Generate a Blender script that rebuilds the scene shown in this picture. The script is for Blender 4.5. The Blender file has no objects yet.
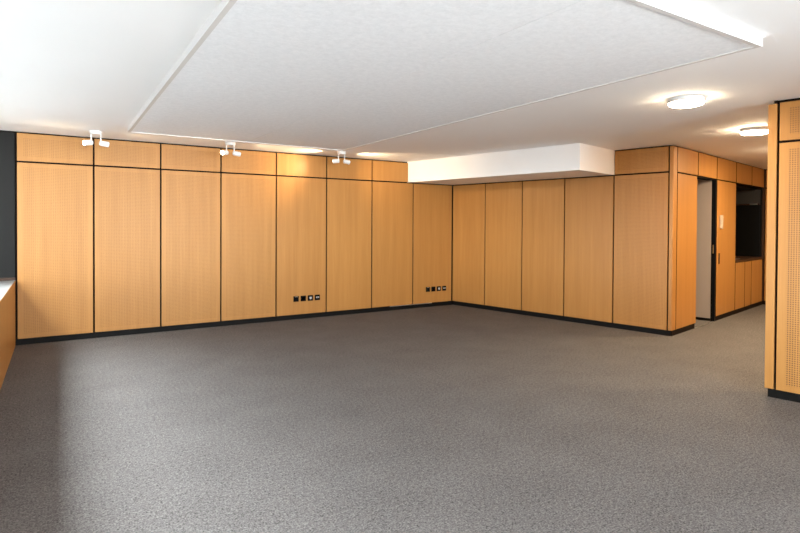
import bpy, bmesh, math, random
from mathutils import Vector, Matrix

S = bpy.context.scene
COL = S.collection
random.seed(4)
PI = math.pi

# ------------------------------------------------------------------ frames
# room frame: x along the long panelled back wall, y towards it, camera over (0, 0)
TH = math.radians(11.198)                 # the right-hand wall and the corridor are turned by this angle
DC = Vector((math.cos(TH), math.sin(TH), 0))
NC = Vector((-math.sin(TH), math.cos(TH), 0))
H = 2.5                                   # ceiling height
YA = 7.991                                # face of the back wall panelling
TB = 7.367                                # face of the right wall panelling (along DC)
SC_ = 2.831                               # face of the corridor panelling (along NC)
TK = 5.364                                # face of the partition at the right edge
ZB, ZS = 0.072, 2.149                     # top of baseboard, horizontal joint
G = 0.010                                 # half of a joint


def tb(t, s, z=0.0):
    v = DC * t + NC * s
    return Vector((v.x, v.y, z))


ROT_A, ROT_B, ROT_C = 0.0, TH - PI / 2, TH

# ------------------------------------------------------------------ materials


def mat(name):
    m = bpy.data.materials.new(name)
    m.use_nodes = True
    nt = m.node_tree
    b = nt.nodes['Principled BSDF']
    return m, nt, b


def N(nt, kind, **kw):
    n = nt.nodes.new(kind)
    for k, v in kw.items():
        setattr(n, k, v)
    return n


def L(nt, a, b):
    nt.links.new(a, b)


def plain(name, col, rough=0.5, metal=0.0, spec=0.4):
    m, nt, b = mat(name)
    b.inputs['Base Color'].default_value = (*col, 1)
    b.inputs['Roughness'].default_value = rough
    b.inputs['Metallic'].default_value = metal
    b.inputs['Specular IOR Level'].default_value = spec
    return m


def mixc(nt, fac, c1, c2):
    n = N(nt, 'ShaderNodeMix', data_type='RGBA')
    if hasattr(fac, 'node'):
        L(nt, fac, n.inputs[0])
    else:
        n.inputs[0].default_value = fac
    for i, c in ((6, c1), (7, c2)):
        if hasattr(c, 'node'):
            L(nt, c, n.inputs[i])
        else:
            n.inputs[i].default_value = (*c, 1)
    return n.outputs[2]


def math_(nt, op, a, b=None, c=None):
    n = N(nt, 'ShaderNodeMath', operation=op)
    for i, v in enumerate((a, b, c)):
        if v is None:
            continue
        if hasattr(v, 'node'):
            L(nt, v, n.inputs[i])
        else:
            n.inputs[i].default_value = v
    return n.outputs[0]


WOOD_A, WOOD_B = (0.46, 0.224, 0.060), (0.345, 0.154, 0.038)


def wood(name, holes=0.0, ca=WOOD_A, cb=WOOD_B, rough=0.42, hole_col=(0.13, 0.06, 0.024)):
    m, nt, b = mat(name)
    tc = N(nt, 'ShaderNodeTexCoord')
    oi = N(nt, 'ShaderNodeObjectInfo')
    off = N(nt, 'ShaderNodeVectorMath', operation='ADD')
    sc = N(nt, 'ShaderNodeVectorMath', operation='SCALE')
    comb = N(nt, 'ShaderNodeCombineXYZ')
    L(nt, oi.outputs['Random'], comb.inputs[0])
    L(nt, oi.outputs['Random'], comb.inputs[2])
    L(nt, comb.outputs[0], sc.inputs[0])
    sc.inputs['Scale'].default_value = 37.0
    L(nt, tc.outputs['Object'], off.inputs[0])
    L(nt, sc.outputs[0], off.inputs[1])

    def noise(scale, detail):
        mp = N(nt, 'ShaderNodeMapping')
        mp.inputs['Scale'].default_value = scale
        L(nt, off.outputs[0], mp.inputs['Vector'])
        n = N(nt, 'ShaderNodeTexNoise')
        n.inputs['Scale'].default_value = 1.0
        n.inputs['Detail'].default_value = detail
        n.inputs['Roughness'].default_value = 0.6
        L(nt, mp.outputs[0], n.inputs['Vector'])
        return n.outputs['Fac']
    fine = noise((95, 95, 2.2), 3)
    band = noise((11, 11, 0.5), 2)
    f1 = math_(nt, 'MULTIPLY_ADD', fine, 0.75, 0.12)
    f2 = math_(nt, 'MULTIPLY_ADD', band, 1.1, -0.5)
    f = math_(nt, 'ADD', f1, f2)
    rnd = math_(nt, 'MULTIPLY_ADD', oi.outputs['Random'], 0.24, -0.12)
    f = math_(nt, 'ADD', f, rnd)
    cl = N(nt, 'ShaderNodeClamp')
    L(nt, f, cl.inputs[0])
    col = mixc(nt, cl.outputs[0], ca, cb)
    if holes > 0:
        pitch = 0.0180
        sx = N(nt, 'ShaderNodeSeparateXYZ')
        L(nt, tc.outputs['Object'], sx.inputs[0])
        ds = []
        for o in (0, 2):
            q = math_(nt, 'DIVIDE', sx.outputs[o], pitch)
            q = math_(nt, 'FRACT', q)
            q = math_(nt, 'SUBTRACT', q, 0.5)
            ds.append(math_(nt, 'MULTIPLY', q, q))
        r2 = math_(nt, 'ADD', ds[0], ds[1])
        hole = math_(nt, 'LESS_THAN', r2, holes * holes)
        col = mixc(nt, hole, col, hole_col)
        bmp = N(nt, 'ShaderNodeBump')
        bmp.invert = True
        bmp.inputs['Strength'].default_value = 0.3
        bmp.inputs['Distance'].default_value = 0.002
        L(nt, hole, bmp.inputs['Height'])
        L(nt, bmp.outputs[0], b.inputs['Normal'])
    L(nt, col, b.inputs['Base Color'])
    b.inputs['Roughness'].default_value = rough
    b.inputs['Specular IOR Level'].default_value = 0.26
    return m


def carpet():
    m, nt, b = mat('grey_carpet')
    tc = N(nt, 'ShaderNodeTexCoord')

    def noise(scale, detail, rough=0.6):
        n = N(nt, 'ShaderNodeTexNoise')
        n.inputs['Scale'].default_value = scale
        n.inputs['Detail'].default_value = detail
        n.inputs['Roughness'].default_value = rough
        L(nt, tc.outputs['Object'], n.inputs['Vector'])
        return n.outputs['Fac']
    a = noise(105, 2.0, 0.75)
    d = noise(40, 2.0)
    e = noise(2.2, 2.0)
    f = math_(nt, 'MULTIPLY_ADD', a, 2.5, -1.25)
    g = math_(nt, 'MULTIPLY_ADD', d, 0.9, 0.05)
    g = math_(nt, 'ADD', f, g)
    k = math_(nt, 'MULTIPLY_ADD', e, 0.3, -0.15)
    g = math_(nt, 'ADD', g, k)
    cl = N(nt, 'ShaderNodeClamp')
    L(nt, g, cl.inputs[0])
    L(nt, mixc(nt, cl.outputs[0], (0.041, 0.038, 0.037), (0.202, 0.189, 0.184)), b.inputs['Base Color'])
    bmp = N(nt, 'ShaderNodeBump')
    bmp.inputs['Strength'].default_value = 0.6
    bmp.inputs['Distance'].default_value = 0.006
    L(nt, a, bmp.inputs['Height'])
    L(nt, bmp.outputs[0], b.inputs['Normal'])
    b.inputs['Roughness'].default_value = 0.95
    b.inputs['Specular IOR Level'].default_value = 0.1
    return m


def felt():
    m, nt, b = mat('pale_felt')
    tc = N(nt, 'ShaderNodeTexCoord')
    vals = []
    for s in (22.0, 70.0):
        n = N(nt, 'ShaderNodeTexNoise')
        n.inputs['Scale'].default_value = s
        n.inputs['Detail'].default_value = 3.0
        n.inputs['Roughness'].default_value = 0.7
        L(nt, tc.outputs['Object'], n.inputs['Vector'])
        vals.append(math_(nt, 'MULTIPLY_ADD', n.outputs['Fac'], 1.3, -0.15))
    f = math_(nt, 'MULTIPLY_ADD', vals[1], 0.45, math_(nt, 'MULTIPLY', vals[0], 0.55))
    cl = N(nt, 'ShaderNodeClamp')
    L(nt, f, cl.inputs[0])
    L(nt, mixc(nt, cl.outputs[0], (0.72, 0.735, 0.755), (0.97, 0.98, 1.0)), b.inputs['Base Color'])
    bmp = N(nt, 'ShaderNodeBump')
    bmp.inputs['Strength'].default_value = 0.25
    bmp.inputs['Distance'].default_value = 0.004
    L(nt, f, bmp.inputs['Height'])
    L(nt, bmp.outputs[0], b.inputs['Normal'])
    b.inputs['Roughness'].default_value = 0.95
    b.inputs['Specular IOR Level'].default_value = 0.1
    return m


def plaster(name, col):
    m, nt, b = mat(name)
    tc = N(nt, 'ShaderNodeTexCoord')
    n = N(nt, 'ShaderNodeTexNoise')
    n.inputs['Scale'].default_value = 1.3
    n.inputs['Detail'].default_value = 3.0
    L(nt, tc.outputs['Object'], n.inputs['Vector'])
    c2 = tuple(c * 0.965 for c in col)
    L(nt, mixc(nt, n.outputs['Fac'], col, c2), b.inputs['Base Color'])
    n2 = N(nt, 'ShaderNodeTexNoise')
    n2.inputs['Scale'].default_value = 160
    L(nt, tc.outputs['Object'], n2.inputs['Vector'])
    bmp = N(nt, 'ShaderNodeBump')
    bmp.inputs['Strength'].default_value = 0.08
    bmp.inputs['Distance'].default_value = 0.002
    L(nt, n2.outputs['Fac'], bmp.inputs['Height'])
    L(nt, bmp.outputs[0], b.inputs['Normal'])
    b.inputs['Roughness'].default_value = 0.85
    b.inputs['Specular IOR Level'].default_value = 0.2
    return m


def emit(name, col, strength):
    m = bpy.data.materials.new(name)
    m.use_nodes = True
    nt = m.node_tree
    nt.nodes.clear()
    e = N(nt, 'ShaderNodeEmission')
    e.inputs[0].default_value = (*col, 1)
    e.inputs[1].default_value = strength
    o = N(nt, 'ShaderNodeOutputMaterial')
    L(nt, e.outputs[0], o.inputs[0])
    return m


def glass():
    m = bpy.data.materials.new('window_glass')
    m.use_nodes = True
    nt = m.node_tree
    nt.nodes.clear()
    t = N(nt, 'ShaderNodeBsdfTransparent')
    t.inputs[0].default_value = (0.95, 0.97, 0.96, 1)
    g = N(nt, 'ShaderNodeBsdfGlossy')
    g.inputs['Roughness'].default_value = 0.02
    mx = N(nt, 'ShaderNodeMixShader')
    mx.inputs[0].default_value = 0.05
    o = N(nt, 'ShaderNodeOutputMaterial')
    L(nt, t.outputs[0], mx.inputs[1])
    L(nt, g.outputs[0], mx.inputs[2])
    L(nt, mx.outputs[0], o.inputs[0])
    return m


M = dict(
    wood=wood('beech_veneer'),
    perf=wood('perforated_beech_veneer', 0.20, hole_col=(0.19, 0.085, 0.024)),
    perfk=wood('perforated_beech_veneer_near', 0.30),
    carpet=carpet(), felt=felt(),
    ceiling=plaster('white_ceiling_paint', (0.93, 0.93, 0.93)),
    white=plaster('white_wall_paint', (0.88, 0.875, 0.865)),
    trimwhite=plain('white_lacquer', (0.80, 0.80, 0.79), 0.45),
    rim=plain('pale_grey_underside', (0.66, 0.645, 0.63), 0.5),
    inner=plaster('dimmed_white_wall_paint', (0.46, 0.405, 0.37)),  # white wall with its warm, dim lamplight put into the colour
    sill=plain('pale_grey_laminate', (0.20, 0.20, 0.197), 0.5),
    black=plain('black_paint', (0.005, 0.0045, 0.004), 0.6, spec=0.12),
    joint=plain('dark_brown_joint', (0.010, 0.006, 0.004), 0.8, spec=0.1),
    charcoal=plain('charcoal_lacquer', (0.009, 0.0083, 0.0075), 0.55, spec=0.12),
    grey=plain('dark_grey_lacquer', (0.045, 0.044, 0.045), 0.4, spec=0.3),
    blackgloss=plain('black_gloss', (0.004, 0.004, 0.004), 0.4, spec=0.15),
    brown=plain('dark_brown_laminate', (0.045, 0.022, 0.012), 0.5, spec=0.2),
    steel=plain('brushed_steel', (0.62, 0.60, 0.57), 0.35, 1.0),
    brass=plain('dull_brass', (0.50, 0.30, 0.12), 0.4, 1.0),
    socketblack=plain('black_plastic', (0.004, 0.004, 0.004), 0.6, spec=0.06),
    socketwhite=plain('white_plastic', (0.45, 0.43, 0.42), 0.4),
    cream=plain('cream_plastic', (0.50, 0.43, 0.35), 0.4),
    lampbody=plain('white_metal', (0.80, 0.80, 0.79), 0.4),
    lamp=emit('lamp_glow', (1.0, 0.80, 0.56), 110.0),
    lampfar=emit('warm_lamp_glow', (1.0, 0.76, 0.49), 210.0),
    lampstrong=emit('strong_warm_lamp_glow', (1.0, 0.75, 0.46), 290.0),
    bulb=emit('spot_glow', (1.0, 0.82, 0.55), 60.0),
    bulbdim=emit('spot_glow_soft', (1.0, 0.80, 0.52), 8.0),
    glass=glass(),
)

# ------------------------------------------------------------------ mesh helpers


def link(name, bm, mats, loc=(0, 0, 0), rz=0.0, parent=None, smooth=False):
    me = bpy.data.meshes.new(name)
    bmesh.ops.recalc_face_normals(bm, faces=bm.faces[:])
    bm.to_mesh(me)
    bm.free()
    for m in (mats if isinstance(mats, (list, tuple)) else [mats]):
        me.materials.append(m)
    if smooth:
        for p in me.polygons:
            p.use_smooth = True
    o = bpy.data.objects.new(name, me)
    COL.objects.link(o)
    o.location = loc
    o.rotation_euler = (0, 0, rz)
    if parent is not None:
        o.parent = parent
    return o


def tag(o, label=None, cat=None, group=None, kind=None):
    if cat and not kind:
        kind = 'thing'
    for k, v in (('label', label), ('category', cat), ('group', group), ('kind', kind)):
        if v:
            o[k] = v
    return o


def empty(name, loc, rz=0.0):
    o = bpy.data.objects.new(name, None)
    o.empty_display_size = 0.1
    COL.objects.link(o)
    o.location = loc
    o.rotation_euler = (0, 0, rz)
    return o


def box(bm, x0, x1, y0, y1, z0, z1, bev=0.0):
    vs = [bm.verts.new((x, y, z)) for x in (x0, x1) for y in (y0, y1) for z in (z0, z1)]
    fs = []
    for q in ((0, 1, 3, 2), (4, 6, 7, 5), (0, 4, 5, 1), (2, 3, 7, 6), (0, 2, 6, 4), (1, 5, 7, 3)):
        fs.append(bm.faces.new([vs[i] for i in q]))
    bmesh.ops.recalc_face_normals(bm, faces=fs)
    if bev > 0:
        es = list({e for f in fs for e in f.edges})
        bmesh.ops.bevel(bm, geom=es, offset=bev, segments=2, affect='EDGES', profile=0.5)
    return bm


def bx(x0, x1, y0, y1, z0, z1, bev=0.0):
    return box(bmesh.new(), x0, x1, y0, y1, z0, z1, bev)


def prism(pts, z0, z1, bev=0.0):
    bm = bmesh.new()
    lo = [bm.verts.new((p[0], p[1], z0)) for p in pts]
    hi = [bm.verts.new((p[0], p[1], z1)) for p in pts]
    n = len(pts)
    bm.faces.new(lo)
    bm.faces.new(hi)
    for i in range(n):
        bm.faces.new((lo[i], lo[(i + 1) % n], hi[(i + 1) % n], hi[i]))
    bmesh.ops.recalc_face_normals(bm, faces=bm.faces[:])
    if bev:
        bmesh.ops.bevel(bm, geom=bm.edges[:], offset=bev, segments=2, affect='EDGES', profile=0.5)
    return bm


def lathe(prof, seg=32, mtx=None):
    """solid of revolution about z from (radius, z) pairs"""
    bm = bmesh.new()
    rings = []
    for r, z in prof:
        if r < 1e-6:
            rings.append([bm.verts.new((0, 0, z))])
        else:
            rings.append([bm.verts.new((r * math.cos(2 * PI * i / seg), r * math.sin(2 * PI * i / seg), z)) for i in range(seg)])
    for a, b in zip(rings, rings[1:]):
        for i in range(seg):
            j = (i + 1) % seg
            if len(a) == 1 and len(b) == 1:
                continue
            if len(a) == 1:
                bm.faces.new((a[0], b[i], b[j]))
            elif len(b) == 1:
                bm.faces.new((a[i], b[0], a[j]))
            else:
                bm.faces.new((a[i], b[i], b[j], a[j]))
    if mtx is not None:
        bm.transform(mtx)
    return bm


def tube(pts, r, seg=10):
    bm = bmesh.new()
    rings = []
    n = len(pts)
    for k, p in enumerate(pts):
        p = Vector(p)
        a = Vector(pts[max(0, k - 1)])
        c = Vector(pts[min(n - 1, k + 1)])
        d = (c - a).normalized()
        ref = Vector((0, 1, 0)) if abs(d.y) < 0.9 else Vector((1, 0, 0))
        u = d.cross(ref).normalized()
        v = d.cross(u)
        rings.append([bm.verts.new(p + r * (math.cos(2 * PI * i / seg) * u + math.sin(2 * PI * i / seg) * v)) for i in range(seg)])
    for a, b in zip(rings, rings[1:]):
        for i in range(seg):
            j = (i + 1) % seg
            bm.faces.new((a[i], a[j], b[j], b[i]))
    bm.faces.new(rings[0])
    bm.faces.new(rings[-1])
    return bm


def panel_mesh(w, h, th=0.019, field=None, bev=0.002):
    """board with its front at y=0, base at z=0, centred on x; field = margin of the perforated area"""
    bm = bx(-w / 2, w / 2, 0, th, 0, h, bev)
    if field:
        fr = max((f for f in bm.faces if abs(f.normal.y + 1) < 0.01), key=lambda f: f.calc_area())
        r = bmesh.ops.inset_region(bm, faces=[fr], thickness=field - bev)
        fr.material_index = 1
        for v in fr.verts:
            v.co.z = 0.048 if v.co.z < h / 2 else h - 0.048
    return bm


def dark_edges(bm):
    for f in bm.faces:
        if abs(f.normal.x) > 0.9:
            f.material_index = 1


def panel_a(name, x0, x1, z0, z1, label, field=None, cat='wall panel', group=None, m='wood'):
    o = link(name, panel_mesh(x1 - x0 - 2 * G, z1 - z0, field=field), [M[m], M['perf']], ((x0 + x1) / 2, YA, z0))
    return tag(o, label, cat, group)


def panel_b(name, s0, s1, z0, z1, label, t=TB, field=None, cat='wall panel', group=None, perf='perf', gl=G, gr=G):
    # s0 left (larger s), s1 right
    w = s0 - s1 - gl - gr
    o = link(name, panel_mesh(w, z1 - z0, field=field), [M['wood'], M[perf]], tb(t, (s0 - gl + s1 + gr) / 2, z0), ROT_B)
    return tag(o, label, cat, group)


def panel_c(name, t0, t1, z0, z1, label, cat='wall panel', group=None, g=0.011):
    bm = panel_mesh(t1 - t0 - 2 * g, z1 - z0)
    dark_edges(bm)
    o = link(name, bm, [M['wood'], M['joint']], tb((t0 + t1) / 2, SC_, z0), ROT_C)
    return tag(o, label, cat, group)


def struct(name, bm, m, loc=(0, 0, 0), rz=0.0, label=None, cat=None):
    o = link(name, bm, m, loc, rz)
    return tag(o, label, cat, None, 'structure')


# ------------------------------------------------------------------ the room shell
XL = -1.08                                 # window wall
YR = -2.2                                  # wall behind the camera
XE, YE = 13.0, 9.2
struct('floor', bx(XL - 0.25, XE, YR - 0.25, YE, -0.12, 0.0), M['carpet'], label='grey speckled carpet over the whole room', cat='floor')
struct('ceiling', bx(XL - 0.25, XE, YR - 0.25, YE, H, H + 0.15), M['ceiling'], label='plain white painted ceiling', cat='ceiling')

# back wall: dark carcass behind the boards
cornA = Vector((5.928, YA, 0))
struct('wall_back', bx(XL - 0.2, 6.3, YA + 0.024, YA + 0.16, 0, H), M['joint'], label='dark wall carcass behind the row of wooden panels', cat='wall')
struct('baseboard_back', bx(-0.415, 5.92, YA + 0.003, YA + 0.024, 0, ZB - 0.004), M['black'], label='black baseboard under the long row of panels', cat='baseboard')
# right wall: dark carcass, corner post side and corridor side
struct('wall_right', bx(-6.9, -SC_ - 0.052, 0.024, 0.16, 0, H), M['joint'], tb(TB, 0), ROT_B, 'dark wall carcass behind the right wall panels', 'wall')
struct('baseboard_right', bx(-6.68, -SC_ - 0.022, 0.004, 0.024, 0, ZB - 0.004), M['black'], tb(TB, 0), ROT_B, 'black baseboard along the right wall', 'baseboard')

# corridor wall (local x = t, local y = depth behind its face)
bm = bmesh.new()
box(bm, TB + 0.132, 8.235, 0.024, 0.13, 0, H)
box(bm, 8.235, 9.046, 0.024, 0.13, ZS - 0.012, H)
box(bm, 9.046, 9.975, 0.024, 0.13, 0, H)
box(bm, 9.975, 11.62, 0.024, 0.13, ZS - 0.004, H)
struct('wall_corridor', bm, M['joint'], tb(0, SC_), ROT_C, 'dark carcass of the corridor wall with doorway and niche', 'wall')
bm = bmesh.new()
box(bm, TB + 0.022, 8.20, 0.006, 0.024, 0, ZB - 0.004)
box(bm, 9.0, 11.62, 0.006, 0.024, 0, ZB - 0.004)
struct('baseboard_corridor', bm, M['joint'], tb(0, SC_), ROT_C, 'dark brown baseboard along the corridor cupboards', 'baseboard')

# small room behind the doorway
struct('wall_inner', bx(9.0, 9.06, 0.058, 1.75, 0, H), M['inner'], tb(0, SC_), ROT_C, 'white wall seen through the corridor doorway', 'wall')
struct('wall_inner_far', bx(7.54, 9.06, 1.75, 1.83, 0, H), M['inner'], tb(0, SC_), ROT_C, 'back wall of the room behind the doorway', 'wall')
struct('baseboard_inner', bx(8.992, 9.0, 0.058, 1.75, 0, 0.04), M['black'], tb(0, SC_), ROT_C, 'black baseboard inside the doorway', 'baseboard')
# door frame: black jamb with its strike plate
d = struct('door_1', None or bx(8.999, 9.040, 0.0, 0.057, 0, ZS - 0.012, 0.0005), M['blackgloss'], tb(0, SC_), ROT_C,
           'black jamb of the open corridor doorway', 'door frame')
bm = bmesh.new()
box(bm, 8.996, 9.000, 0.018, 0.036, 1.03, 1.16, 0.001)
link('strike_plate', bm, M['brass'], parent=d)['label'] = 'dull brass strike plate'
struct('trim_1', bx(8.21, 8.98, -0.005, 0.012, 0.0, 0.004), M['steel'], tb(0, SC_), ROT_C, 'thin pale threshold strip across the doorway', 'threshold')

# niche: dark lining
bm = bmesh.new()
box(bm, 9.955, 9.985, 0.024, 0.66, 0, ZS - 0.004)
box(bm, 9.985, 11.62, 0.62, 0.66, 0, ZS - 0.004)
box(bm, 11.56, 11.62, 0.024, 0.62, 0, ZS - 0.004)
box(bm, 9.985, 11.56, 0.13, 0.62, ZS - 0.03, ZS - 0.004)
struct('wall_niche', bm, M['blackgloss'], tb(0, SC_), ROT_C, 'black lining of the kitchenette niche', 'wall')

# corridor end
struct('wall_end', bx(-3.3, 1.0, 0.024, 0.14, 0, H), M['joint'], tb(11.66, 0), ROT_B, 'dark carcass of the corridor end wall', 'wall')
struct('baseboard_end', bx(-SC_ + 0.005, 0.9, 0.004, 0.024, 0, ZB - 0.004), M['black'], tb(11.66, 0), ROT_B, 'black baseboard across the corridor end', 'baseboard')

# partition at the right edge and the corridor's other side
bm = bx(-1.218, -0.40, 0.024, 0.16, 0, H)
box(bm, -1.245, -1.2185, 0.012, 0.16, H - 0.027, H)
struct('wall_partition', bm, M['joint'], tb(TK, 0), ROT_B, 'dark carcass of the near right partition', 'wall')
struct('baseboard_partition', bx(-1.262, -0.40, 0.006, 0.0235, 0, ZB - 0.004), M['black'], tb(TK, 0), ROT_B, 'black baseboard under the near right partition', 'baseboard')
struct('wall_right_near', bx(-0.40, 3.9, 0.0, 0.16, 0, H), M['wood'], tb(TK, 0), ROT_B, 'wooden wall continuing beside the camera', 'wall')
struct('wall_corridor_right', bx(TK + 0.16, 11.8, -0.10, -0.0, 0, H), M['wood'], tb(0, -0.9), ROT_C, 'wooden wall far behind the near right partition', 'wall')

# window wall on the left and wall behind the camera, with window openings
HEAD = 2.40
bm = bmesh.new()
box(bm, XL - 0.2, XL, YR - 0.2, YA + 0.16, 0, 0.74)
box(bm, XL - 0.2, XL, YR - 0.2, YA + 0.16, HEAD, H)
WY0, WY1 = 1.4, 7.25
piers = [(YR - 0.2, WY0), (WY1, YA + 0.16)]
for y0, y1 in piers:
    box(bm, XL - 0.2, XL, y0, y1, 0.74, HEAD)
struct('wall_left', bm, M['white'], label='white window wall on the left', cat='wall')
ny = 5
step = (WY1 - WY0) / ny
for i in range(ny):
    y0 = WY0 + i * step
    y1 = y0 + step
    bm = bmesh.new()
    xf0, xf1 = XL - 0.12, XL - 0.06
    box(bm, xf0, xf1, y0, y0 + 0.05, 0.745, HEAD)
    box(bm, xf0, xf1, y1 - 0.05, y1, 0.745, HEAD)
    box(bm, xf0, xf1, y0 + 0.05, y1 - 0.05, 0.745, 0.80)
    box(bm, xf0, xf1, y0 + 0.05, y1 - 0.05, HEAD - 0.05, HEAD)
    w = struct('window_%d' % (i + 1), bm, M['trimwhite'], label='white framed window above the sill on the left', cat='window')
    g = link('pane', bx(XL - 0.093, XL - 0.087, y0 + 0.05, y1 - 0.05, 0.80, HEAD - 0.05), M['glass'], parent=w)
RX0, RX1 = 0.4, 4.2
bm = bmesh.new()
box(bm, XL - 0.2, 6.2, YR - 0.2, YR, 0, 0.10)
box(bm, XL - 0.2, 6.2, YR - 0.2, YR, HEAD, H)
box(bm, XL - 0.2, RX0, YR - 0.2, YR, 0.10, HEAD)
box(bm, RX1, 6.2, YR - 0.2, YR, 0.10, HEAD)
struct('wall_rear', bm, M['white'], label='white wall with large windows opposite the panelled wall', cat='wall')
nx = 3
step = (RX1 - RX0) / nx
for i in range(nx):
    x0 = RX0 + i * step
    x1 = x0 + step
    bm = bmesh.new()
    yf0, yf1 = YR - 0.12, YR - 0.06
    box(bm, x0, x0 + 0.05, yf0, yf1, 0.105, HEAD)
    box(bm, x1 - 0.05, x1, yf0, yf1, 0.105, HEAD)
    box(bm, x0 + 0.05, x1 - 0.05, yf0, yf1, 0.105, 0.16)
    box(bm, x0 + 0.05, x1 - 0.05, yf0, yf1, HEAD - 0.05, HEAD)
    w = struct('window_%d' % (ny + i + 1), bm, M['trimwhite'], label='tall white framed window opposite the panelled wall', cat='window')
    link('pane', bx(x0 + 0.05, x1 - 0.05, YR - 0.093, YR - 0.087, 0.16, HEAD - 0.05), M['glass'], parent=w)

# white box under the ceiling along the right wall
TF = 6.425
sA = (YA - TF * DC.y) / NC.y               # where its front meets the back wall
pts = [tb(TF, 3.647), tb(TB + 0.02, 3.647), Vector((5.935, YA + 0.02, 0)), tb(TF, sA + 0.02)]
struct('ceiling_bulkhead', prism([(p.x, p.y) for p in pts], ZS + 0.006, H), M['white'], label='white boxed bulkhead under the ceiling in the corner', cat='bulkhead')

# ------------------------------------------------------------------ back wall panels
XA = [-0.407, 0.372, 1.132, 1.899, 2.686, 3.483, 4.280, 5.077, 5.905]
low = [
    'tall perforated wooden wall panel beside the window sill, lit by daylight',
    'tall perforated wooden wall panel, second from the left on the back wall',
    'tall wooden wall panel, third from the left on the back wall',
    'tall wooden wall panel, fourth from the left on the back wall',
    'tall wooden wall panel with four black sockets, left of two such panels',
    'tall plain wooden panel just right of the left socket panel',
    'tall wooden panel starting under the end of the white bulkhead, left of the corner panel',
    'tall wooden panel with sockets in the far corner under the bulkhead',
]
upp = [
    'short upper wooden panel at the far left corner of the back wall',
    'short upper wooden panel right of the first twin spotlight, second from left',
    'short upper wooden panel left of the middle twin spotlight, third from left',
    'short upper wooden panel right of the middle twin spotlight, fourth from left',
    'short upper wooden panel with a bright pool of spotlight on it',
    'short upper wooden panel behind the right twin spotlight',
    'short upper wooden panel cut off by the white bulkhead',
]
for i in range(8):
    panel_a('wood_panel', XA[i], XA[i + 1], ZB, ZS - G, low[i], field=0.075 if i < 4 else None, group='tall panels of the back wall')
for i in range(7):
    x1 = XA[i + 1] if i < 6 else 4.985
    panel_a('upper_panel', XA[i], x1, ZS + G, H - 0.018, upp[i], field=0.075 if i < 4 else None, group='short upper panels of the back wall')
o = link('end_panel', bx(XL + 0.422, 0.0, 0, 0.019, 0, H - 0.018 - 0.766, 0.002), M['charcoal'], (-0.420, YA, 0.766))
tag(o, 'charcoal end panel above the window sill at the left edge', 'wall panel')
o = link('metal_strip', bx(4.627, 5.478, -0.003, 0.018, 0, 0.010, 0.001), M['steel'], (0, YA + 0.001, ZB - 0.011))
tag(o, 'thin silver strip on the black baseboard near the far corner', 'metal strip')

# ------------------------------------------------------------------ right wall panels
SB = [6.703, 5.956, 5.197, 4.429, 3.647, 2.889]
lb = [
    'tall wooden panel of the right wall next to the far corner',
    'tall wooden panel of the right wall, second from the far corner',
    'tall wooden panel of the right wall, third from the far corner',
    'tall wooden panel under the right end of the white bulkhead',
    'tall perforated wooden panel below the short panel right of the bulkhead',
]
for i in range(5):
    panel_b('wood_panel', SB[i], SB[i + 1], ZB, ZS - G, lb[i], field=0.07 if i == 4 else None, group='tall panels of the right wall')
panel_b('upper_panel', SB[4], SB[5], ZS + G, H - 0.018, 'short upper wooden panel between the white bulkhead and the corridor corner', field=0.07)
# corner post at the corridor mouth
o = link('corner_post', bx(0, 0.130, 0, 0.050, 0, H - 0.018 - ZB, 0.004), M['wood'], tb(TB, SC_, ZB), ROT_C)
tag(o, 'full-height wooden post on the corner where the right wall turns into the corridor', 'post')

# ------------------------------------------------------------------ corridor fronts
TCU = [7.502, 8.255, 9.045, 9.980, 10.845, 11.60]
uc = ['short upper panel next to the corridor corner post', 'short upper panel above the open corridor doorway',
      'short upper panel above the tall panel with the recessed pull', 'short upper panel above the left half of the dark niche',
      'short upper panel above the right half of the dark niche']
for i in range(5):
    panel_c('upper_panel', TCU[i], TCU[i + 1], ZS + G, H - 0.016, uc[i], group='short upper panels along the corridor')
panel_c('wood_panel', 7.502, 8.235, ZB, ZS - G, 'tall wooden panel between the corridor corner post and the open doorway')
door = panel_c('cupboard_front', 9.050, 9.980, ZB, ZS - G, 'tall wooden cupboard front with a recessed pull, between doorway and niche', 'cupboard front')
dx = 9.179 - (9.050 + 9.980) / 2
bm = bx(dx - 0.030, dx + 0.030, -0.004, 0.004, 0.862 - ZB, 1.030 - ZB, 0.0015)
fr = max((f for f in bm.faces if f.normal.y < -0.9), key=lambda f: f.calc_area())
r = bmesh.ops.inset_region(bm, faces=[fr], thickness=0.006, depth=-0.0035)
link('recessed_pull', bm, M['brown'], parent=door)['label'] = 'dark recessed pull'
sw = empty('light_switch', tb(9.235, SC_, 1.405), ROT_C)
tag(sw, 'slim cream switch plate on the tall cupboard front above its pull', 'switch')
link('switch_plate', bx(-0.052, 0.052, -0.022, -0.0008, 0, 0.205, 0.004), M['cream'], parent=sw)
for k in range(2):
    link('rocker', bx(-0.036, 0.036, -0.028, -0.022, 0.022 + 0.085 * k, 0.098 + 0.085 * k, 0.002), M['cream'], parent=sw)

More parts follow.
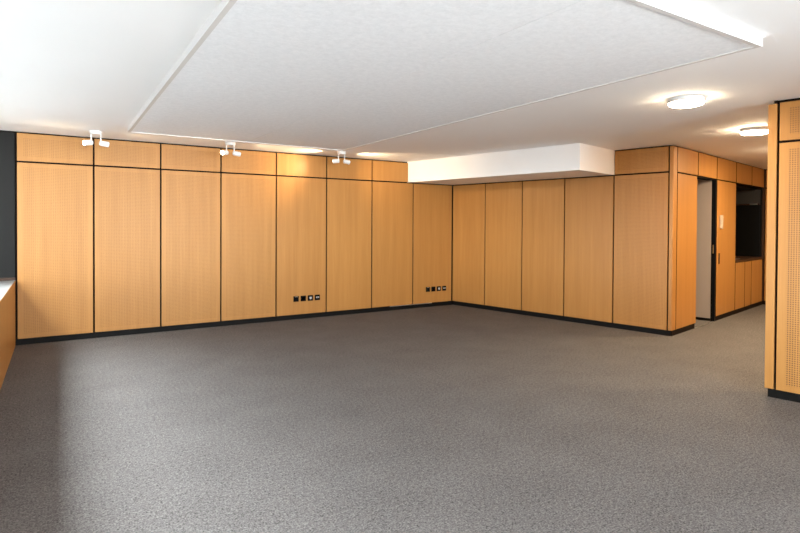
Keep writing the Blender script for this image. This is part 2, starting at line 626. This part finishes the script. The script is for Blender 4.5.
# kitchenette in the niche
TN = [9.985, 10.500, 10.880, 11.555]
cb = ['low wooden base cabinet at the left end under the brown worktop', 'narrow low wooden base cabinet in the middle under the brown worktop',
      'low wooden base cabinet at the right end under the brown worktop']
for i in range(3):
    w = TN[i + 1] - TN[i]
    c = empty('base_cabinet', tb((TN[i] + TN[i + 1]) / 2, SC_, 0), ROT_C)
    tag(c, cb[i], 'cabinet', 'base cabinets in the niche')
    link('cabinet_body', bx(-w / 2 + 0.002, w / 2 - 0.002, 0.026, 0.60, ZB, 0.842), M['joint'], parent=c)
    bm = bx(-w / 2 + 0.010, w / 2 - 0.010, 0.0, 0.019, ZB, 0.838, 0.002)
    dark_edges(bm)
    link('door', bm, [M['wood'], M['joint']], parent=c)
o = link('worktop', bx(-0.785, 0.785, -0.006, 0.615, 0, 0.040, 0.003), M['brown'], tb(10.772, SC_, 0.843), ROT_C)
tag(o, 'dark brown worktop over the low cabinets in the niche', 'worktop')
sk = empty('sink', tb(10.26, SC_ + 0.26, 0.883), ROT_C)
tag(sk, 'pale metal sink set in the left end of the brown worktop', 'sink')
bm = bmesh.new()
for a in ((-0.24, 0.24, -0.19, -0.16), (-0.24, 0.24, 0.16, 0.19), (-0.24, -0.21, -0.16, 0.16), (0.21, 0.24, -0.16, 0.16)):
    box(bm, a[0], a[1], a[2], a[3], 0.0, 0.006)
link('sink_rim', bm, M['steel'], parent=sk)
link('basin', bx(-0.21, 0.21, -0.16, 0.16, 0.0, 0.002), M['steel'], parent=sk)
o = link('splashback', bx(-0.30, 0.265, 0, 0.008, 0, 0.945, 0.001), M['blackgloss'], tb(11.550, SC_ + 0.31, 0.886), ROT_B)
tag(o, 'black glossy side panel of the niche above the worktop', 'panel')
o = link('grey_panel', bx(-0.30, 0.265, 0, 0.008, 0, 0.255, 0.001), M['grey'], tb(11.550, SC_ + 0.31, 1.862), ROT_B)
tag(o, 'dark grey glossy panel at the top of the niche', 'panel')
lg = link('ledge', bx(-0.30, 0.265, -0.03, 0.008, 0, 0.020, 0.002), M['brown'], tb(11.550, SC_ + 0.31, 1.838), ROT_B)
tag(lg, 'thin brown ledge across the dark niche', 'ledge')
link('metal_edge', bx(0.10, 0.23, -0.036, -0.030, 0.004, 0.020), M['steel'], parent=lg)['label'] = 'pale metal edge strip'
o = link('niche_post', bx(0, 0.045, 0, 0.06, 0, H - 0.018 - ZB, 0.002), M['brown'], tb(11.602, SC_ - 0.002, ZB), ROT_C)
tag(o, 'dark brown upright at the far end of the niche', 'post')
o = panel_b('wood_panel', 2.822, 2.06, ZB, ZS - G, 'tall wooden panel across the far end of the corridor', t=11.66, gl=0.004)
o = panel_b('upper_panel', 2.822, 2.06, ZS + G, H - 0.018, 'short upper panel across the far end of the corridor', t=11.66, gl=0.004)

# ------------------------------------------------------------------ partition at the right edge
o = link('corner_post', bx(-1.286, -1.220, 0, 0.16, 0, H - 0.028 - ZB, 0.003), M['wood'], tb(TK, 0, ZB), ROT_B)
tag(o, 'full-height narrow wooden post on the free end of the near right partition', 'post')
panel_b('wood_panel', 1.212, 0.405, ZB, ZS - G, 'tall perforated wooden panel at the right edge of the picture', t=TK, field=0.090, perf='perfk', gl=0.011)
panel_b('upper_panel', 1.212, 0.405, ZS + G, H - 0.024, 'short perforated wooden panel under the ceiling at the right edge', t=TK, field=0.090, perf='perfk', gl=0.011)

# ------------------------------------------------------------------ window sill cabinet
sc = empty('sill_cabinet', (-0.416, 3.0, 0))
tag(sc, 'low wooden cabinet run with a white sill top along the left window wall', 'cabinet')
link('front_panel', bx(-0.019, 0.0, -5.1, 4.962, 0.0, 0.735, 0.002), M['wood'], parent=sc)
link('carcass', bx(XL + 0.418, -0.020, -5.1, 4.960, 0.0, 0.735), M['joint'], parent=sc)
link('sill_top', bx(XL + 0.418, 0.0, -5.1, 5.012, 0.736, 0.764, 0.003), M['sill'], parent=sc)
link('edge_strip', bx(0.0005, 0.0025, -5.1, 4.965, 0.737, 0.763), M['wood'], parent=sc)
link('upstand', bx(XL + 0.418, 0.0, 4.962, 4.980, 0.765, 0.798, 0.002), M['brown'], parent=sc)

# ------------------------------------------------------------------ sockets
def socket(x, label, face, group):
    e = empty('wall_socket', (x, YA, 0.266))
    tag(e, label, 'socket', group)
    bm = bx(-0.041, 0.041, -0.010, 0.0, 0, 0.084, 0.003)
    link('socket_plate', bm, M['socketblack'], parent=e)
    if face == 'lid':
        link('hinged_lid', bx(-0.032, 0.032, -0.020, -0.010, 0.012, 0.066, 0.002), M['socketblack'], parent=e)
        link('lid_hinge', bx(-0.024, 0.024, -0.014, -0.010, 0.072, 0.077, 0.001), M['steel'], parent=e)
    elif face == 'round':
        link('socket_well', lathe([(0.0, -0.0), (0.024, 0.0), (0.027, 0.004), (0.029, 0.004), (0.029, -0.001)], 24,
                                  Matrix.Translation((0, -0.010, 0.042)) @ Matrix.Rotation(PI / 2, 4, 'X')), M['socketblack'], parent=e)
        pass
    elif face == 'data':
        link('jack_insert', prism([(-0.017, -0.018), (0.017, -0.018), (0.017, -0.010), (-0.017, -0.010)], 0.032, 0.060, 0.002), M['socketwhite'], parent=e)
        link('jack_tip', prism([(-0.009, -0.020), (0.009, -0.020), (0.009, -0.010), (-0.009, -0.010)], 0.022, 0.032, 0.002), M['socketwhite'], parent=e)
    else:
        link('jack_insert', bx(-0.024, 0.024, -0.019, -0.010, 0.036, 0.056, 0.003), M['socketwhite'], parent=e)
        link('jack_slot', bx(-0.014, 0.014, -0.021, -0.019, 0.043, 0.051), M['socketblack'], parent=e)
    return e


left = ['black hinged-lid socket, leftmost of the left row of four', 'plain black socket, second in the left row of four',
        'black socket with pale insert, third in the left row of four', 'black socket with wide pale insert, rightmost of the left row of four']
right = ['black hinged-lid socket, leftmost of the row of four in the far corner', 'plain black socket, second in the row of four in the far corner',
         'black socket with pale insert, third in the far corner row', 'black socket with wide pale insert, nearest to the far corner']
kinds = ['lid', 'round', 'data', 'wide']
for k in range(4):
    socket(2.992 + 0.1135 * k, left[k], kinds[k], 'sockets in the left row of four')
    socket(5.386 + 0.1165 * k, right[k], kinds[k], 'sockets in the far corner row of four')

# ------------------------------------------------------------------ acoustic ceiling panel
PX0, PX1, PY0, PY1 = 0.650, 3.292, 1.547, 6.970
ZP = 2.450
ac = empty('acoustic_ceiling_panel', ((PX0 + PX1) / 2, (PY0 + PY1) / 2, ZP))
tag(ac, 'large pale grey felt acoustic panel in a white frame under the ceiling', 'ceiling panel')
hx, hy = (PX1 - PX0) / 2, (PY1 - PY0) / 2
RW = 0.028
bm = bmesh.new()
outer = [(-hx, -hy), (hx, -hy), (hx, hy), (-hx, hy)]
inner = [(-hx + RW, -hy + RW), (hx - RW, -hy + RW), (hx - RW, hy - RW), (-hx + RW, hy - RW)]
vo0 = [bm.verts.new((x, y, 0)) for x, y in outer]
vi0 = [bm.verts.new((x, y, 0)) for x, y in inner]
vo1 = [bm.verts.new((x, y, H - ZP)) for x, y in outer]
vi1 = [bm.verts.new((x, y, H - ZP)) for x, y in inner]
for i in range(4):
    j = (i + 1) % 4
    bm.faces.new((vo0[i], vo0[j], vi0[j], vi0[i])).material_index = 1  # underside in a greyer tone than the frame's sides
    bm.faces.new((vo1[i], vo1[j], vi1[j], vi1[i]))
    bm.faces.new((vo0[i], vo0[j], vo1[j], vo1[i]))
    bm.faces.new((vi0[i], vi0[j], vi1[j], vi1[i]))
link('panel_frame', bm, [M['trimwhite'], M['rim']], parent=ac)
for a, b in ((-hx + RW + 0.001, -0.0015), (0.0015, hx - RW - 0.001)):
    link('felt_sheet', bx(a, b, -hy + RW + 0.001, hy - RW - 0.001, 0.006, 0.047, 0.0015), M['felt'], parent=ac)

# ------------------------------------------------------------------ round ceiling lamps
lamps = [(4.775, 1.74, 'round white ceiling lamp nearest to the camera, glowing warm'),
         (6.745, 1.74, 'round white ceiling lamp glowing further down the corridor, partly behind the partition'),
         (8.72, 1.74, 'round ceiling lamp at the far end of the corridor, behind the partition'),
         (6.90, -0.1, 'unseen round lamp added right behind the near right partition to light the corridor'),  # this lamp and the next are unseen, added to brighten the corridor
         (10.3, 0.5, 'unseen round lamp added far behind the near right partition to light the corridor')]
for k, (t, s, lab) in enumerate(lamps):
    e = empty('ceiling_lamp', tb(t, s, H), 0)
    tag(e, lab, 'lamp', 'round ceiling lamps')
    link('lamp_base', lathe([(0.0, -0.001), (0.136, -0.001), (0.139, -0.006), (0.139, -0.036), (0.136, -0.039), (0.0, -0.039)], 48), M['lampbody'], parent=e, smooth=False)
    link('lamp_shade', lathe([(0.134, -0.0395), (0.135, -0.043), (0.130, -0.051), (0.112, -0.057), (0.075, -0.061), (0.0, -0.063)], 48), M[('lamp', 'lampfar', 'lampstrong')[min(k, 2)]], parent=e, smooth=True)

# ------------------------------------------------------------------ twin spotlights
def spot_lamp(loc, direction, power, ang, blend=0.8, col=(1.0, 0.74, 0.45), size=0.02):
    ld = bpy.data.lights.new('spot_beam', 'SPOT')
    ld.energy = power
    ld.spot_size = math.radians(ang)
    ld.spot_blend = 1.0
    ld.color = col
    ld.shadow_soft_size = size
    o = bpy.data.objects.new('spot_beam', ld)
    COL.objects.link(o)
    o.location = loc
    o.rotation_euler = Vector(direction).normalized().to_track_quat('-Z', 'Y').to_euler()
    return o


def twin(x, y, label, dl, dr, glow):
    e = empty('twin_spotlight', (x, y, H))
    tag(e, label, 'spotlight', 'twin spotlights along the back wall')
    link('ceiling_rose', lathe([(0.0, -0.001), (0.062, -0.001), (0.064, -0.005), (0.064, -0.036), (0.058, -0.042), (0.0, -0.043)], 28), M['lampbody'], parent=e)
    out = []
    for sx, dv, gl in ((-1, dl, glow[0]), (1, dr, glow[1])):
        ax = 0.048 * sx
        link('arm', tube([(ax, 0, -0.041), (ax, 0, -0.080), (ax, 0, -0.125)], 0.007), M['lampbody'], parent=e)
        dvn = Vector(dv).normalized()
        q = dvn.to_track_quat('Z', 'Y').to_matrix().to_4x4()
        c = Vector((ax, 0, -0.138)) + dvn * 0.03
        mt = Matrix.Translation(c) @ q
        hd = link('lamp_head', lathe([(0.0, -0.045), (0.022, -0.043), (0.030, -0.034), (0.031, 0.050), (0.029, 0.052), (0.026, 0.046), (0.0, 0.044)], 24, mt), M['lampbody'], parent=e)
        link('bulb', lathe([(0.0, 0.0445), (0.024, 0.0465), (0.020, 0.052), (0.0, 0.055)], 20, mt), M['bulb'] if gl else M['bulbdim'], parent=hd)
        out.append((Vector((x, y, H)) + c + dvn * 0.062, dvn))
    return out


YSP = 7.42
sp1 = twin(0.368, YSP, 'white twin spotlight at the left of the back wall, left head shining', (-1, -0.55, -0.22), (1, 0.18, -0.10), (1, 0))
sp2 = twin(1.880, YSP, 'white twin spotlight in the middle of the back wall', (-1, -0.75, -0.2), (1, 0.20, -0.10), (1, 0))
sp3 = twin(3.465, YSP, 'white twin spotlight at the right near the bulkhead', (-1.0, 0.46, -0.09), (1, 0.08, -0.12), (0, 0))
for (p, d), pw, an in ((sp1[0], 5, 110), (sp1[1], 5, 100), (sp2[0], 7, 120), (sp2[1], 12, 95), (sp3[0], 44, 112), (sp3[1], 46, 112)):
    spot_lamp(p, d, pw, an)

# ------------------------------------------------------------------ daylight
W = bpy.data.worlds.new('daylight')
S.world = W
W.use_nodes = True
nt = W.node_tree
nt.nodes.clear()
tc = N(nt, 'ShaderNodeTexCoord')
sx = N(nt, 'ShaderNodeSeparateXYZ')
L(nt, tc.outputs['Generated'], sx.inputs[0])
mz = math_(nt, 'MULTIPLY_ADD', sx.outputs[2], 0.5, 0.5)


def ramp(stops):
    rp = N(nt, 'ShaderNodeValToRGB')
    el = rp.color_ramp.elements
    while len(el) < len(stops):
        el.new(0.5)
    for e_, (pos, c) in zip(el, stops):
        e_.position = pos
        e_.color = (*c, 1)
    L(nt, mz, rp.inputs[0])
    return rp.outputs[0]


# street side (left): dark facades opposite, bright sky high up
street = ramp(((0.0, (0.02, 0.02, 0.021)), (0.47, (0.035, 0.036, 0.038)), (0.51, (0.74, 0.77, 0.82)), (0.58, (0.42, 0.445, 0.48)), (0.74, (0.27, 0.285, 0.31)), (0.88, (2.3, 2.4, 2.52))))
# garden side (behind the camera): open sky, bright band added to light the ceiling
garden = ramp(((0.0, (0.22, 0.23, 0.24)), (0.33, (0.60, 0.62, 0.655)), (0.47, (1.75, 1.82, 1.92)), (0.52, (0.92, 0.97, 1.05)), (0.74, (0.80, 0.85, 0.93)), (1.0, (0.7, 0.75, 0.83))))
sd = math_(nt, 'SUBTRACT', sx.outputs[0], sx.outputs[1])
sd = math_(nt, 'MULTIPLY_ADD', sd, 1.4, -0.4)
cl = N(nt, 'ShaderNodeClamp')
L(nt, sd, cl.inputs[0])
bg = N(nt, 'ShaderNodeBackground')
bg.inputs[1].default_value = 22.0
L(nt, mixc(nt, cl.outputs[0], street, garden), bg.inputs[0])
wo = N(nt, 'ShaderNodeOutputWorld')
L(nt, bg.outputs[0], wo.inputs[0])


def portal(loc, rot, sx_, sy_):
    ld = bpy.data.lights.new('window_portal', 'AREA')
    ld.shape = 'RECTANGLE'
    ld.size = sx_
    ld.size_y = sy_
    ld.cycles.is_portal = True
    o = bpy.data.objects.new('window_portal', ld)
    COL.objects.link(o)
    o.location = loc
    o.rotation_euler = rot
    return o


hz = (0.765 + HEAD) / 2
portal((XL - 0.15, (WY0 + WY1) / 2, hz), (0, -PI / 2, 0), HEAD - 0.76, WY1 - WY0)
portal(((RX0 + RX1) / 2, YR - 0.15, (0.1 + HEAD) / 2), (PI / 2, 0, 0), RX1 - RX0, HEAD - 0.10)

# ------------------------------------------------------------------ camera
f_px, cx, cy = 552.53, 422.92, 231.53
pitch, roll, hc, yaw = -0.013063, 0.005923, 1.44389, 0.583716
cp, spn = math.cos(pitch), math.sin(pitch)
fwd = Vector((0, cp, spn))
up0 = Vector((0, -spn, cp))
rt0 = Vector((1, 0, 0))
rt = math.cos(roll) * rt0 + math.sin(roll) * up0
up = -math.sin(roll) * rt0 + math.cos(roll) * up0
da, na = Vector((math.cos(yaw), math.sin(yaw), 0)), Vector((-math.sin(yaw), math.cos(yaw), 0))


def toA(v):
    return Vector((v.dot(da), v.dot(na), v.z))


r_, u_, b_ = toA(rt), toA(up), -toA(fwd)
cam = bpy.data.cameras.new('camera')
cam.sensor_width = 36.0
cam.sensor_fit = 'HORIZONTAL'
cam.lens = f_px / 800 * 36
cam.shift_x = (400 - cx) / 800
cam.shift_y = (cy - 266.5) / 800
cam.clip_start = 0.05
co = bpy.data.objects.new('camera', cam)
COL.objects.link(co)
co.matrix_world = Matrix(((r_.x, u_.x, b_.x, 0), (r_.y, u_.y, b_.y, 0), (r_.z, u_.z, b_.z, hc), (0, 0, 0, 1)))
S.camera = co

# ------------------------------------------------------------------ view
S.view_settings.view_transform = 'Standard'
S.view_settings.look = 'None'
S.view_settings.gamma = 1.0
S.view_settings.use_curve_mapping = False
S.view_settings.exposure = 0.50
S.cycles.use_denoising = True
S.cycles.denoising_input_passes = 'RGB_ALBEDO_NORMAL'
S.cycles.denoising_prefilter = 'ACCURATE'
S.cycles.max_bounces = 12
S.cycles.diffuse_bounces = 8
S.cycles.sample_clamp_indirect = 8.0
